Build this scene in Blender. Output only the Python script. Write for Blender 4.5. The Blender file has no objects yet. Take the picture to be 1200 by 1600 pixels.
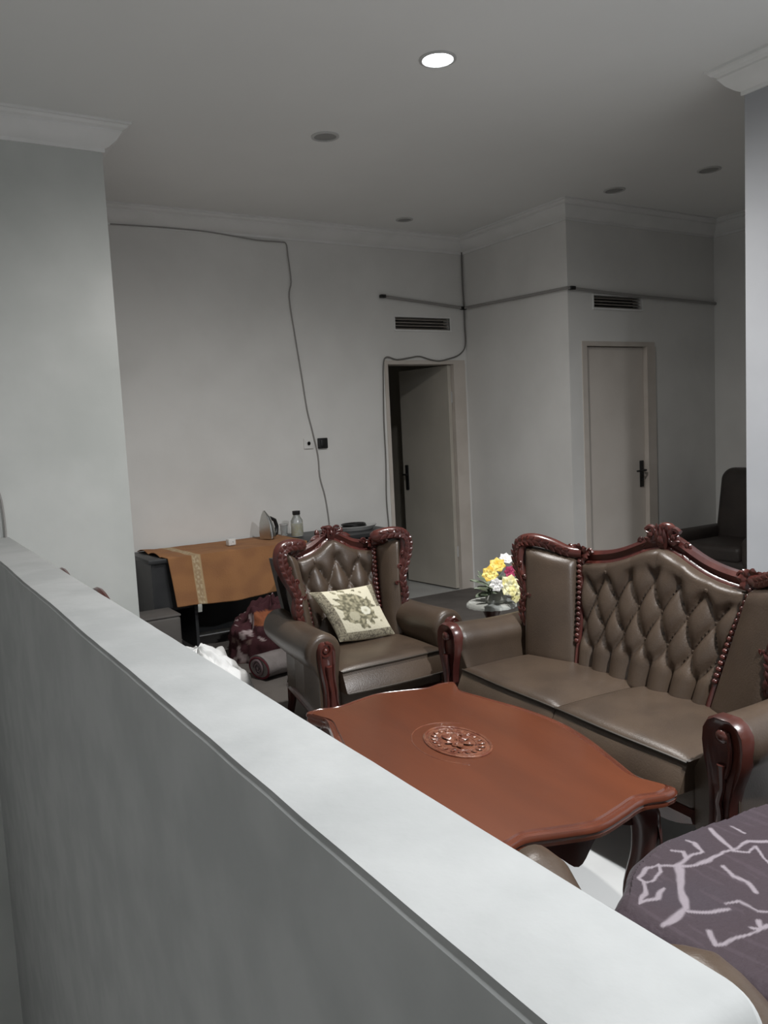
import bpy, math, random
from mathutils import Vector, Matrix, noise
PI = math.pi
S = bpy.context.scene
COL = S.collection

# ------------------------------------------------------------------ camera
FPX, YAW, PITCH, ROLL, CAMH = 1283.5, .55023, -.101, -.04986, 1.5
fw = Vector((math.sin(YAW)*math.cos(PITCH), math.cos(YAW)*math.cos(PITCH), math.sin(PITCH)))
rt = Vector((math.cos(YAW), -math.sin(YAW), 0)); up = rt.cross(fw)
r2 = rt*math.cos(ROLL)+up*math.sin(ROLL); u2 = -rt*math.sin(ROLL)+up*math.cos(ROLL)
cd = bpy.data.cameras.new('camera'); cam = bpy.data.objects.new('camera', cd); COL.objects.link(cam)
cd.sensor_fit = 'VERTICAL'; cd.sensor_height = 32; cd.lens = FPX/1600*32; cd.clip_start = .02; cd.clip_end = 60
M3 = Matrix((r2, u2, -fw)).transposed()
cam.matrix_world = Matrix.Translation((0, 0, CAMH)) @ M3.to_4x4()
S.camera = cam
# ------------------------------------------------------------------ world and exposure
w = bpy.data.worlds.new('world'); S.world = w; w.use_nodes = True
w.node_tree.nodes['Background'].inputs[0].default_value = (.55, .6, .62, 1)
w.node_tree.nodes['Background'].inputs[1].default_value = .05
S.view_settings.view_transform = 'Standard'; S.view_settings.look = 'None'
S.view_settings.gamma = 1; S.view_settings.use_curve_mapping = False
S.view_settings.exposure = 0.16
LAMP_A, LAMP_B = 180, 500      # watts of the two lit downlights
CEIL = 3.13

def ray(px, py): return r2*((px-600)/FPX)-u2*((py-800)/FPX)+fw
def onz(px, py, z): d = ray(px, py); return Vector((0, 0, CAMH))+d*((z-CAMH)/d.z)
def onY(px, py, Y): d = ray(px, py); return Vector((0, 0, CAMH))+d*(Y/d.y)
def onX(px, py, X): d = ray(px, py); return Vector((0, 0, CAMH))+d*(X/d.x)

# ------------------------------------------------------------------ materials
def mat(name, c, rough=.6, c2=None, nscale=6, bump=0, bscale=60, spec=.5, metal=0, coat=0, emit=0, dist=(.4, .6), detail=4, stretch=None, attr=None, sheen=0, trans=0):
    m = bpy.data.materials.new(name); m.use_nodes = True
    nt = m.node_tree; N = nt.nodes; L = nt.links; b = N['Principled BSDF']
    b.inputs['Base Color'].default_value = (*c, 1); b.inputs['Roughness'].default_value = rough
    b.inputs['Metallic'].default_value = metal; b.inputs['Specular IOR Level'].default_value = spec
    b.inputs['Coat Weight'].default_value = coat; b.inputs['Coat Roughness'].default_value = .15
    b.inputs['Sheen Weight'].default_value = sheen; b.inputs['Transmission Weight'].default_value = trans
    if emit: b.inputs['Emission Color'].default_value = (*c, 1); b.inputs['Emission Strength'].default_value = emit
    tc = N.new('ShaderNodeTexCoord'); mp = N.new('ShaderNodeMapping'); L.new(tc.outputs['Object'], mp.inputs[0])
    if stretch: mp.inputs['Scale'].default_value = stretch
    if attr:
        a = N.new('ShaderNodeAttribute'); a.attribute_name = attr; L.new(a.outputs['Color'], b.inputs['Base Color'])
    elif c2 is not None:
        n = N.new('ShaderNodeTexNoise'); n.inputs['Scale'].default_value = nscale; n.inputs['Detail'].default_value = detail
        L.new(mp.outputs[0], n.inputs['Vector'])
        r = N.new('ShaderNodeValToRGB'); r.color_ramp.elements[0].position = dist[0]; r.color_ramp.elements[1].position = dist[1]
        r.color_ramp.elements[0].color = (*c, 1); r.color_ramp.elements[1].color = (*c2, 1)
        L.new(n.outputs[0], r.inputs[0]); L.new(r.outputs[0], b.inputs['Base Color'])
    if bump:
        n2 = N.new('ShaderNodeTexNoise'); n2.inputs['Scale'].default_value = bscale; n2.inputs['Detail'].default_value = 5
        L.new(mp.outputs[0], n2.inputs['Vector'])
        bp = N.new('ShaderNodeBump'); bp.inputs['Strength'].default_value = bump; bp.inputs['Distance'].default_value = .01
        L.new(n2.outputs[0], bp.inputs['Height']); L.new(bp.outputs[0], b.inputs['Normal'])
    return m
WALL = mat('old_white_paint', (.67, .665, .645), .75, (.75, .745, .725), 1.6, .12, 9, dist=(.35, .62), detail=7)
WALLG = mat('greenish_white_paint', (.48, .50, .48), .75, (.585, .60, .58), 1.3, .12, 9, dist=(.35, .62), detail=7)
CEILM = mat('ceiling_paint', (.76, .765, .75), .8, (.79, .795, .78), .9, .03, 20)
CORN = mat('gypsum_cornice', (.74, .745, .73), .7, (.78, .78, .77), 4)
FLOORM = mat('polished_ceramic_floor', (.48, .485, .475), .2, (.53, .535, .525), 3, 0)
STAIRM = mat('stair_paint', (.80, .80, .79), .8)
LEATHER = mat('brown_leather', (.057, .039, .027), .38, (.073, .050, .034), 5, .10, 160, spec=.5)
LEATHERD = mat('dark_leather', (.030, .024, .022), .5, (.04, .032, .028), 5, .2, 120)
PIPE = mat('piping', (.035, .026, .018), .5)
WOOD = mat('carved_mahogany', (.055, .014, .012), .28, (.088, .023, .017), 8, .1, 40, coat=.35, stretch=(1, 1, .3))
WOODD = mat('dark_mahogany', (.045, .013, .010), .3, (.07, .020, .014), 8, .1, 40, coat=.3)
TABLE = mat('varnished_tabletop', (.098, .026, .010), .32, (.132, .035, .013), 2.5, .03, 30, coat=.22, stretch=(3, .6, 1), dist=(.3, .7))
TABLER = mat('tabletop_molding', (.10, .028, .015), .2, (.13, .036, .018), 6, .05, 30, coat=.6)
INLAY = mat('carved_inlay', (.20, .075, .042), .25, (.14, .042, .024), 30, .3, 60, coat=.5)
DESK = mat('charcoal_desk', (.022, .023, .025), .45, (.032, .033, .035), 6)
DOORM = mat('door_paint', (.62, .57, .52), .5, (.66, .61, .56), 2, .04, 20)
DOORG = mat('door_paint_grey', (.50, .47, .41), .5, (.55, .515, .45), 2, .04, 20)
FRAME = mat('door_frame_paint', (.60, .55, .50), .45, (.55, .50, .45), 4)
BLACK = mat('black_plastic', (.012, .012, .012), .4)
WHITEP = mat('white_plastic', (.72, .72, .70), .4)
GREYW = mat('cable_grey', (.30, .29, .28), .6)
GREYD = mat('cable_dark_grey', (.17, .165, .155), .6)
VENTM = mat('vent_grille', (.34, .31, .28), .6)
VENTD = mat('vent_cavity', (.03, .028, .027), .8)
CHROME = mat('polished_steel', (.62, .62, .60), .18, metal=1)
RIM = mat('lamp_rim', (.5, .5, .49), .5)
LAMPOFF = mat('unlit_lamp', (.26, .26, .25), .5)
WCLOTH = mat('white_cotton', (.86, .865, .855), .9, (.82, .825, .815), 12, .3, 30)
GREYF = mat('grey_fabric', (.20, .18, .175), .95, (.25, .225, .22), 9, .3, 50)
BOXM = mat('grey_box', (.095, .088, .082), .8, (.115, .105, .098), 6)
MAUVE = mat('mauve_fabric', (.24, .175, .19), .95, (.20, .15, .16), 9, .3, 50)
DARKRED = mat('dark_red_hem', (.13, .02, .03), .9)
GLASS = mat('clear_plastic', (.75, .78, .78), .12, trans=.75)
CREAM = mat('cream_contents', (.62, .55, .22), .6, (.7, .66, .45), 40)
YELLOW = mat('yellow_petals', (.80, .50, .06), .7, (.85, .72, .25), 30)
PALEY = mat('pale_yellow_petals', (.78, .70, .30), .7, (.8, .76, .5), 30)
WHITEF = mat('white_petals', (.75, .73, .70), .7)
CRIMSON = mat('crimson_petals', (.25, .015, .06), .7, (.36, .03, .10), 30)
LEAFM = mat('grey_green_leaves', (.10, .13, .08), .6, (.22, .25, .19), 30)
LACE = mat('white_lace', (.42, .43, .40), .9)
PRINT = mat('printed_cloth', (1, 1, 1), .9, attr='print', bump=.25, bscale=90)
PRINTS = mat('velvet_throw', (1, 1, 1), .75, attr='print', bump=.3, bscale=70, sheen=.08)

# ------------------------------------------------------------------ mesh builder
class MB:
    def __init__(s): s.v = []; s.f = []
    def add(s, vs, fs):
        o = len(s.v); s.v += [Vector(p) for p in vs]; s.f += [tuple(i+o for i in f) for f in fs]; return s
    def box(s, a, b):
        (x0, y0, z0), (x1, y1, z1) = a, b
        return s.add([(x0, y0, z0), (x1, y0, z0), (x1, y1, z0), (x0, y1, z0), (x0, y0, z1), (x1, y0, z1), (x1, y1, z1), (x0, y1, z1)],
                     [(0, 3, 2, 1), (4, 5, 6, 7), (0, 1, 5, 4), (1, 2, 6, 5), (2, 3, 7, 6), (3, 0, 4, 7)])
    def rbox(s, c, h, r, n=3, fn=None, rot=None):
        # rounded box: centre, half sizes, corner radius
        c = Vector(c); h = Vector(h); r = min(r, min(h)*.999)
        K = 2*n+2; vs = []; fs = []; idx = {}
        def coord(i, H):
            if i <= n: a = -1+i/n if n else -1; return -(H-r), a
            a = (i-n-1)/n; return (H-r), a
        def vert(i, j, k):
            t = (i, j, k)
            if t in idx: return idx[t]
            px, ax = coord(i, h.x); py, ay = coord(j, h.y); pz, az = coord(k, h.z)
            ax, ay, az = [math.tan(a*PI/4) for a in (ax, ay, az)]
            d = Vector((ax, ay, az)); m = max(abs(ax), abs(ay), abs(az))
            d = d.normalized() if d.length > 0 else Vector((0, 0, 1))
            p = Vector((px, py, pz))+d*r
            if fn: p = fn(p)
            if rot: p = rot @ p
            idx[t] = len(vs); vs.append(p+c); return idx[t]
        m = K-1
        for a in range(m):
            for b in range(m):
                fs.append((vert(0, a, b), vert(0, a, b+1), vert(0, a+1, b+1), vert(0, a+1, b)))
                fs.append((vert(m, a, b), vert(m, a+1, b), vert(m, a+1, b+1), vert(m, a, b+1)))
                fs.append((vert(a, 0, b), vert(a+1, 0, b), vert(a+1, 0, b+1), vert(a, 0, b+1)))
                fs.append((vert(a, m, b), vert(a, m, b+1), vert(a+1, m, b+1), vert(a+1, m, b)))
                fs.append((vert(a, b, 0), vert(a, b+1, 0), vert(a+1, b+1, 0), vert(a+1, b, 0)))
                fs.append((vert(a, b, m), vert(a+1, b, m), vert(a+1, b+1, m), vert(a, b+1, m)))
        return s.add(vs, fs)
    def loft(s, loops, cap=True, closed=True):
        n = len(loops[0]); vs = [p for l in loops for p in l]; fs = []
        for i in range(len(loops)-1):
            for j in range(n if closed else n-1):
                k = (j+1) % n
                fs.append((i*n+j, i*n+k, (i+1)*n+k, (i+1)*n+j))
        if cap: fs.append(tuple(range(n-1, -1, -1))); fs.append(tuple((len(loops)-1)*n+j for j in range(n)))
        return s.add(vs, fs)
    def tube(s, pts, r, seg=8, closed=False, flat=1, upv=None):
        P = [Vector(p) for p in pts]; n = len(P); R = r if isinstance(r, (list, tuple)) else [r]*n
        loops = []; ref = Vector(upv) if upv else None
        for i, p in enumerate(P):
            a = P[i-1] if (i or closed) else p; b = P[(i+1) % n] if (i < n-1 or closed) else p
            t = (b-a).normalized() if (b-a).length > 1e-9 else Vector((0, 0, 1))
            if ref is None: ref = Vector((0, 0, 1)) if abs(t.z) < .9 else Vector((1, 0, 0))
            u = (ref-t*ref.dot(t)).normalized(); v = t.cross(u)
            if not upv: ref = u
            loops.append([p+u*(math.cos(2*PI*k/seg)*R[i])+v*(math.sin(2*PI*k/seg)*R[i]*flat) for k in range(seg)])
        if closed: loops.append(loops[0]); return s.loft(loops, cap=False)
        return s.loft(loops)
    def lathe(s, prof, c=(0, 0, 0), seg=20, sx=1, sy=1, axis=None):
        loops = []
        for r, z in prof:
            loops.append([Vector((math.cos(2*PI*k/seg)*max(r, 1e-4)*sx, math.sin(2*PI*k/seg)*max(r, 1e-4)*sy, z)) for k in range(seg)])
        if axis:
            q = Vector((0, 0, 1)).rotation_difference(Vector(axis)); loops = [[q @ p for p in l] for l in loops]
        c = Vector(c); return s.loft([[p+c for p in l] for l in loops])
    def ell(s, c, r, seg=8, rings=5, rot=None):
        c = Vector(c); vs = []; fs = []
        for i in range(rings+1):
            a = PI*i/rings
            for k in range(seg):
                b = 2*PI*k/seg; p = Vector((math.sin(a)*math.cos(b)*r[0], math.sin(a)*math.sin(b)*r[1], math.cos(a)*r[2]))
                if rot: p = rot @ p
                vs.append(p+c)
        for i in range(rings):
            for k in range(seg):
                k2 = (k+1) % seg; fs.append((i*seg+k, (i+1)*seg+k, (i+1)*seg+k2, i*seg+k2))
        return s.add(vs, fs)
    def grid(s, fn, nu, nv, back=None):
        vs = [fn(i/nu, j/nv) for j in range(nv+1) for i in range(nu+1)]
        W = nu+1; fs = [(j*W+i, j*W+i+1, (j+1)*W+i+1, (j+1)*W+i) for j in range(nv) for i in range(nu)]
        if back:
            o = len(vs); vs += [back(i/nu, j/nv) for j in range(nv+1) for i in range(nu+1)]
            fs += [(o+j*W+i, o+(j+1)*W+i, o+(j+1)*W+i+1, o+j*W+i+1) for j in range(nv) for i in range(nu)]
            ring = [i for i in range(nu)]+[j*W+nu for j in range(nv)]+[nv*W+i for i in range(nu, 0, -1)]+[j*W for j in range(nv, 0, -1)]
            for q in range(len(ring)):
                a, b = ring[q], ring[(q+1) % len(ring)]; fs.append((b, a, o+a, o+b))
        return s.add(vs, fs)
    def scroll(s, c, r, turns, rad, ax, ay, seg=6, start=0, sgn=1):
        c = Vector(c); ax = Vector(ax); ay = Vector(ay); n = int(turns*12)+1; pts = []; rr = []
        for i in range(n):
            t = i/(n-1); a = start+sgn*t*turns*2*PI; q = r*(1-.82*t)
            pts.append(c+ax*(math.cos(a)*q)+ay*(math.sin(a)*q)); rr.append(rad*(1-.5*t))
        s.tube(pts, rr, seg); s.ell(c, (rad*1.3,)*3, 6, 4); return s
    def leaf(s, a, b, wd, nrm, n=5):
        a = Vector(a); b = Vector(b); nrm = Vector(nrm).normalized(); d = b-a; sd = d.cross(nrm).normalized(); vs = []
        for i in range(n+1):
            t = i/n; w_ = wd*math.sin(PI*min(1, t*.93+.07))**.8; p = a+d*t+nrm*(.35*wd*math.sin(PI*t)+.5*wd*t*t)
            vs += [p-sd*w_, p+nrm*wd*.45*(1-t*.5), p+sd*w_, p-nrm*wd*.3]
        return s.add(vs, [(i*4+k, i*4+(k+1) % 4, i*4+4+(k+1) % 4, i*4+4+k) for i in range(n) for k in range(4)])
    def build(s, name, m, parent=None, smooth=True, sharp=40):
        me = bpy.data.meshes.new(name); me.from_pydata([tuple(p) for p in s.v], [], s.f); me.validate()
        import bmesh
        bm = bmesh.new(); bm.from_mesh(me); bmesh.ops.remove_doubles(bm, verts=bm.verts, dist=1e-6); bmesh.ops.recalc_face_normals(bm, faces=bm.faces); bm.to_mesh(me); bm.free()
        me.materials.append(m)
        if smooth:
            me.shade_smooth()
            me.set_sharp_from_angle(angle=math.radians(sharp))
        o = bpy.data.objects.new(name, me); COL.objects.link(o)
        if parent: o.parent = parent
        return o
def thing(name, label, cat, loc=(0, 0, 0), rz=0, group=None):
    o = bpy.data.objects.new(name, None); COL.objects.link(o); o.location = loc; o.rotation_euler = (0, 0, rz)
    o.empty_display_size = .1; o['label'] = label; o['category'] = cat
    if group: o['group'] = group
    return o
def tag(o, label, cat, group=None, kind=None):
    o['label'] = label; o['category'] = cat
    if group: o['group'] = group
    if kind: o['kind'] = kind
    return o
def struct(o): o['kind'] = 'structure'; return o
def copy_tree(o, parent=None):
    c = o.copy(); COL.objects.link(c)
    if parent: c.parent = parent
    for ch in list(o.children): copy_tree(ch, c)
    return c
def paint(o, fn):
    me = o.data; a = me.color_attributes.new('print', 'FLOAT_COLOR', 'POINT')
    buf = []
    for v in me.vertices: buf += [*fn(v.co), 1]
    a.data.foreach_set('color', buf)
def sm(a, b, x): t = max(0, min(1, (x-a)/(b-a))); return t*t*(3-2*t)
def mix(a, b, t): return tuple(p+(q-p)*t for p, q in zip(a, b))
def cr(pts, n, closed=False):
    P = [Vector(p) for p in pts]; out = []; N = len(P); seg = N if closed else N-1
    for i in range(seg):
        if closed: p0, p1, p2, p3 = P[i-1], P[i], P[(i+1) % N], P[(i+2) % N]
        else: p0, p1, p2, p3 = P[max(i-1, 0)], P[i], P[i+1], P[min(i+2, N-1)]
        for k in range(n):
            t = k/n; out.append(.5*((2*p1)+(p2-p0)*t+(2*p0-5*p1+4*p2-p3)*t*t+(3*p1-p0-3*p2+p3)*t**3))
    if not closed: out.append(P[-1])
    return out
def lerpr(v, n):   # list of numbers resampled to n+... by linear interpolation
    return [v[min(int(i/(n-1)*(len(v)-1)), len(v)-2)]+(v[min(int(i/(n-1)*(len(v)-1)), len(v)-2)+1]-v[min(int(i/(n-1)*(len(v)-1)), len(v)-2)])*(i/(n-1)*(len(v)-1)-min(int(i/(n-1)*(len(v)-1)), len(v)-2)) for i in range(n)]

# ------------------------------------------------------------------ room shell
YA, YB, XC, YD, XE = 4.513, 5.97, 4.61, 4.68, 6.36      # wall planes
XA = 1.157; XF, XF2, YF = 3.70, 3.85, 2.545; YN = -2.6; XL = -1.6
def wbox(name, a, b, m=WALL): return struct(MB().box(a, b).build(name, m, smooth=False))
wbox('floor', (.45, YN, -.15), (XE+.15, 8.6, 0), FLOORM)
wbox('ceiling', (XL-.15, YN-.15, CEIL), (XE+.15, 8.6, CEIL+.12), CEILM)
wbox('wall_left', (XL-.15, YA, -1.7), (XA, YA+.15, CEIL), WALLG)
wbox('wall_left_return', (XA-.15, YA+.15, 0), (XA, YB+.15, CEIL))
def wall_with_hole(name, x0, x1, y0, y1, holes):
    # wall along x with rectangular holes (hx0,hx1,hz0,hz1)
    m = MB(); xs = sorted({x0, x1, *[h[0] for h in holes], *[h[1] for h in holes]}); zs = sorted({0, CEIL, *[h[2] for h in holes], *[h[3] for h in holes]})
    for i in range(len(xs)-1):
        for j in range(len(zs)-1):
            cx, cz = (xs[i]+xs[i+1])/2, (zs[j]+zs[j+1])/2
            if any(h[0] < cx < h[1] and h[2] < cz < h[3] for h in holes): continue
            m.box((xs[i], y0, zs[j]), (xs[i+1], y1, zs[j+1]))
    return struct(m.build(name, WALL, smooth=False))
wall_with_hole('wall_back', XA, XC+.15, YB, YB+.15, [(3.765, 4.46, 0, 2.045), (3.865, 4.44, 2.335, 2.44)])
wbox('wall_alcove', (XC, YD+.15, 0), (XC+.15, YB, CEIL))
wall_with_hole('wall_alcove_front', XC, XE+.15, YD, YD+.15, [(4.79, 5.48, 0, 2.07), (4.885, 5.43, 2.36, 2.455)])
wbox('wall_right', (XE, YN, 0), (XE+.15, YD, CEIL))
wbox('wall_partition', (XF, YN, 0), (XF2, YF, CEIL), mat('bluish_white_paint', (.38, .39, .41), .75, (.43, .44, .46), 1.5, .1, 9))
wbox('wall_near', (XL-.15, YN-.15, -1.7), (XE+.15, YN, CEIL))
wbox('wall_stair', (XL-.15, YN, -1.7), (XL, YA, CEIL), STAIRM)
wbox('floor_stairwell', (XL, YN, -1.85), (.38, YA, -1.7), STAIRM)
# room beyond the open door
wbox('wall_beyond', (3.0, 8.45, 0), (XC+.15, 8.6, CEIL), DOORG)
wbox('wall_beyond_left', (2.9, YB+.15, 0), (3.05, 8.45, CEIL), DOORG)
wbox('wall_beyond_right', (XC+.15, YB+.15, 0), (XC+.3, 8.6, CEIL), DOORG)
wbox('wall_behind_alcove', (XC+.15, YD+1.0, 0), (XE+.15, YD+1.15, CEIL), DOORG)

# parapet around the stairwell
def parapet():
    x0, x1 = .381, .544; ye = .350; loops = []
    ys = [ye+.04*(i/10)**1.5 for i in range(10)]+[ye+.04+(YA-ye-.04)*(i/90) for i in range(91)]
    for i, y in enumerate(ys):
        wob = lambda k: .0025*noise.noise(Vector((k*3.1, y*2.2, 0)))+.0012*noise.noise(Vector((k, y*9, 4)))
        d = max(0, 1-(y-ye)/.04); rr = .035*(1-math.sqrt(max(0, 1-d*d)))
        r_ = .007; zt = 1.05-rr+.002*noise.noise(Vector((7, y*1.5, 0)))
        xa, xb = x0+wob(1)+rr*.3, x1+wob(2)-rr*.5
        loops.append([(xa, y, -1.7), (xa, y, .6), (xa, y, zt-r_), (xa+.004, y, zt-.004), (xa+r_, y, zt), ((xa+xb)/2, y, zt+.001),
                      (xb-r_, y, zt), (xb-.003, y, zt-.004), (xb, y, zt-r_), (xb, y, .5), (xb, y, -.1)])
    return MB().loft([[Vector(p) for p in l] for l in loops])
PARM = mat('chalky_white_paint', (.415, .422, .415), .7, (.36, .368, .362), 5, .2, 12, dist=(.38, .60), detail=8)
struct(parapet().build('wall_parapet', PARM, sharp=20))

# cornices
def cornice(path, name):
    prof = [(0, -.13), (.012, -.13), (.012, -.112), (.03, -.104), (.062, -.078), (.082, -.05), (.088, -.044), (.088, -.034), (.108, -.026), (.118, -.014), (.13, -.012), (.13, 0), (0, 0)]
    P = [Vector((*p, 0)) for p in path]; loops = []
    for i, p in enumerate(P):
        d1 = (P[i]-P[i-1]).normalized() if i else (P[1]-P[0]).normalized()
        d2 = (P[i+1]-P[i]).normalized() if i < len(P)-1 else d1
        n1 = Vector((d1.y, -d1.x, 0)); n2 = Vector((d2.y, -d2.x, 0)); m = (n1+n2); m = m/(m.dot(n1))
        loops.append([p+m*o+Vector((0, 0, CEIL+z)) for o, z in prof])
    return struct(MB().loft(loops).build(name, CORN, sharp=25))
cornice([(XL, YA), (XA, YA), (XA, YB)], 'trim_1')
cornice([(XA, YB), (XC, YB), (XC, YD), (XE, YD), (XE, YN)], 'trim_2')
cornice([(XF2, YN), (XF2, YF), (XF, YF), (XF, YN)], 'trim_3')

# doors
def handle(parent, p, side=1, ax='y'):
    # plate with lever; p on the leaf's face, normal -y
    x, y, z = p
    h = MB().rbox((x, y-.004, z), (.022, .006, .11), .005, 2)
    h.tube([(x, y-.008, z+.03), (x, y-.05, z+.03), (x+side*.02, y-.056, z+.03), (x+side*.11, y-.052, z+.028)], [.009, .009, .009, .007], 8)
    h.lathe([(.012, 0), (.012, .01), (.004, .012)], (x, y-.008, z-.05), 10, axis=(0, -1, 0))
    return h.build('handle', BLACK, parent)
d1 = MB()
d1.box((4.456, YB-.012, 0), (4.585, YB+.154, 2.041)).box((3.735, YB-.008, 0), (3.769, YB+.154, 2.041)).box((3.735, YB-.0082, 2.041), (4.585, YB+.1545, 2.075))
d1o = bpy.data.objects.new('door_1', None); COL.objects.link(d1o); d1o.location = (4.452, YB+.03, 0); struct(d1o)
fr = d1.build('door_frame', FRAME, None, smooth=False); fr.parent = d1o; fr.location = (-4.452, -YB-.03, 0)
# leaf: from hinge to free edge, measured on the floor
fe = onz(636, 905, 0); hv = Vector((fe.x-4.452, fe.y-(YB+.03), 0)); ang = math.atan2(hv.y, hv.x)
lf = MB().box((0, -.0, .012), (.70, .038, 2.035)).build('leaf', DOORG, d1o, smooth=False); lf.rotation_euler = (0, 0, ang)
h = MB()
h.rbox((.64, .042, 1.02), (.022, .005, .12), .004, 2).tube([(.64, .042, 1.05), (.64, .09, 1.05), (.56, .094, 1.048)], [.009, .009, .007], 8); h.build('handle', BLACK, lf)
for z in (.35, 1.75):
    MB().tube([(0, .0, z-.05), (0, .0, z+.05)], .009, 8).build('hinge', RIM, lf)
d2o = bpy.data.objects.new('door_2', None); COL.objects.link(d2o); d2o.location = (4.79, YD, 0); struct(d2o)
f2 = MB(); f2.box((.684, -.014, 0), (.785, .154, 2.064)).box((-.045, -.006, 0), (.006, .154, 2.064)).box((-.045, -.0062, 2.064), (.785, .1545, 2.10)).build('door_frame', FRAME, d2o, smooth=False)
l2 = MB().box((0.009, .030, .01), (.681, .070, 2.058)).build('leaf', DOORM, d2o, smooth=False)
handle(l2, (.640, .030, 1.02), -1)
for z in (.3, 1.75): MB().tube([(.010, .026, z-.05), (.010, .026, z+.05)], .008, 8).build('hinge', RIM, l2)

# ventilation grilles above the doors
def vent(x0, x1, z0, z1, y, label):
    t = thing('vent_grille', label, 'vent', (x0, y, z0), 0, 'vents above the doors')
    W, H = x1-x0, z1-z0
    MB().box((0, .09, 0), (W, .10, H)).build('backing', VENTD, t, smooth=False)
    f = MB(); f.box((-.012, -.012, -.014), (W+.012, .012, 0)).box((-.012, -.006, H), (W+.012, .012, H+.010)).box((-.012, -.006, 0), (0, .012, H)).box((W, -.006, 0), (W+.012, .012, H)).build('frame', CORN, t, smooth=False)
    for k in range(4):
        z = H*(k+.5)/4
        MB().add([(0, .01, z-.010), (W, .01, z-.010), (W, .05, z+.008), (0, .05, z+.008), (0, .01, z-.006), (W, .01, z-.006), (W, .05, z+.012), (0, .05, z+.012)],
                 [(0, 3, 2, 1), (4, 5, 6, 7), (0, 1, 5, 4), (1, 2, 6, 5), (2, 3, 7, 6), (3, 0, 4, 7)]).build('slat', VENTM, t, smooth=False)
vent(3.865, 4.44, 2.335, 2.44, YB, 'brownish slatted vent above the half-open grey door')
vent(4.885, 5.43, 2.36, 2.455, YD, 'dark slatted vent above the closed cream door')

# wall cables and conduit
def cable(name, pts, r, m, label, cat, n=4):
    return tag(MB().tube(cr(pts, n), r, 6).build(name, m), label, cat)
o_ = .012
c1 = [onY(x, y, YB-.012) for x, y in ((172, 350), (260, 356), (330, 363), (400, 375), (436, 378), (447, 381), (450, 400), (455, 440), (452, 465), (462, 530), (472, 590), (480, 640), (488, 672), (497, 712), (500, 745), (508, 775), (513, 805), (516, 832))]
cable('wall_cable', c1, .0055, GREYW, 'thin grey cable under the cornice dropping past the socket to the desk', 'cable')
c2 = [onY(x, y, YB-.012) for x, y in ((721, 380), (722, 430), (725, 480), (728, 510), (727, 540), (718, 554), (700, 561), (686, 564), (672, 562), (655, 557), (640, 559), (620, 562), (605, 558), (599, 566), (599, 600), (600, 660), (603, 720), (604, 780), (608, 830), (610, 900))]
for p in c2: p.x = min(p.x, XC-.012)
c2 = [Vector((p.x, YB-.016 if p.x < 4.4 and p.x > 3.72 else YB-.012, p.z)) for p in c2]
cable('door_cable', c2, .0065, GREYD, 'grey cable from the ceiling corner looping over the open door frame', 'cable')
cp = [onY(598, 463, YB-.02), onY(660, 472, YB-.02), Vector((XC-.02, YB-.02, 2.533)), Vector((XC-.02, 5.3, 2.512)), Vector((XC-.02, YD-.02, 2.495)), Vector((5.2, YD-.02, 2.470)), Vector((5.8, YD-.02, 2.455)), Vector((XE-.01, YD-.02, 2.44))]
t = thing('conduit_pipe', 'grey conduit running level across the walls above both doors', 'conduit', (0, 0, 0))
MB().tube(cp, .012, 8).build('pipe', GREYW, t)
for p in (cp[0], cp[2], cp[4]+Vector((.05, 0, 0)), Vector((4.585, YB-.02, 2.533))):
    MB().rbox(p, (.026, .018, .014), .005, 1).build('joint', BLACK, t)

cable('corner_cable', [onY(x, y, YA-.012) for x, y in ((-30, 700), (-12, 745), (0, 775), (5, 800), (8, 825), (10, 852))], .006, GREYW, 'short grey cable on the left wall at the parapet end', 'cable')
# socket and switch on the back wall
p = onY(481.5, 693, YB)
t = thing('wall_socket', 'white square wall socket left of the black switch', 'socket', p)
MB().rbox((0, -.006, 0), (.043, .008, .043), .005, 2).build('plate', WHITEP, t)
MB().lathe([(.021, 0), (.021, .004), (.016, .004), (.015, .001)], (0, -.013, 0), 16, axis=(0, -1, 0)).build('socket_ring', WHITEP, t)
m = MB(); m.ell((-.008, -.0155, 0), (.003, .002, .003)).ell((.008, -.0155, 0), (.003, .002, .003)).build('pin_hole', BLACK, t)
p = onY(503, 692.5, YB)
t = thing('wall_switch', 'small black square switch box on the back wall', 'switch', p)
MB().rbox((0, -.012, 0), (.042, .014, .042), .006, 2).build('housing', BLACK, t)
MB().rbox((0, -.028, 0), (.022, .004, .026), .003, 1).build('rocker', BLACK, t)

# ------------------------------------------------------------------ downlights
def downlight(x, y, on, label, r=.068, group=None):
    t = thing('downlight', label, 'ceiling light', (x, y, CEIL), 0, 'recessed ceiling downlights')
    MB().lathe([(r+.016, 0), (r+.016, -.005), (r+.004, -.008), (r, -.006), (r, 0)], (0, 0, 0), 32).build('rim', RIM, t)
    if on:
        m = mat('lit_lamp', (.93, .96, 1.0), emit=25)
        ld = bpy.data.lights.new('lamp_light', 'SPOT'); ld.energy = on; ld.spot_size = math.radians(175); ld.spot_blend = 1; ld.shadow_soft_size = .05; ld.color = (1, .975, .945) if y > 2 else (.955, .975, 1)
        lo_ = bpy.data.objects.new('lamp_light', ld); COL.objects.link(lo_); lo_.parent = t; lo_.location = (0, 0, -.07)
        MB().lathe([(r, -.002), (r*.8, -.007), (0, -.010)], (0, 0, 0), 32).build('lamp', m, t)
    else:
        MB().lathe([(r, -.001), (r*.7, -.003), (0, -.004)], (0, 0, 0), 32).build('lamp', LAMPOFF, t)
    return t
downlight(2.306, 3.108, LAMP_A, 'round downlight lit bright white in the ceiling')
downlight(2.13, .38, LAMP_B, 'lit round downlight above the settee under the purple throw')
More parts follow.
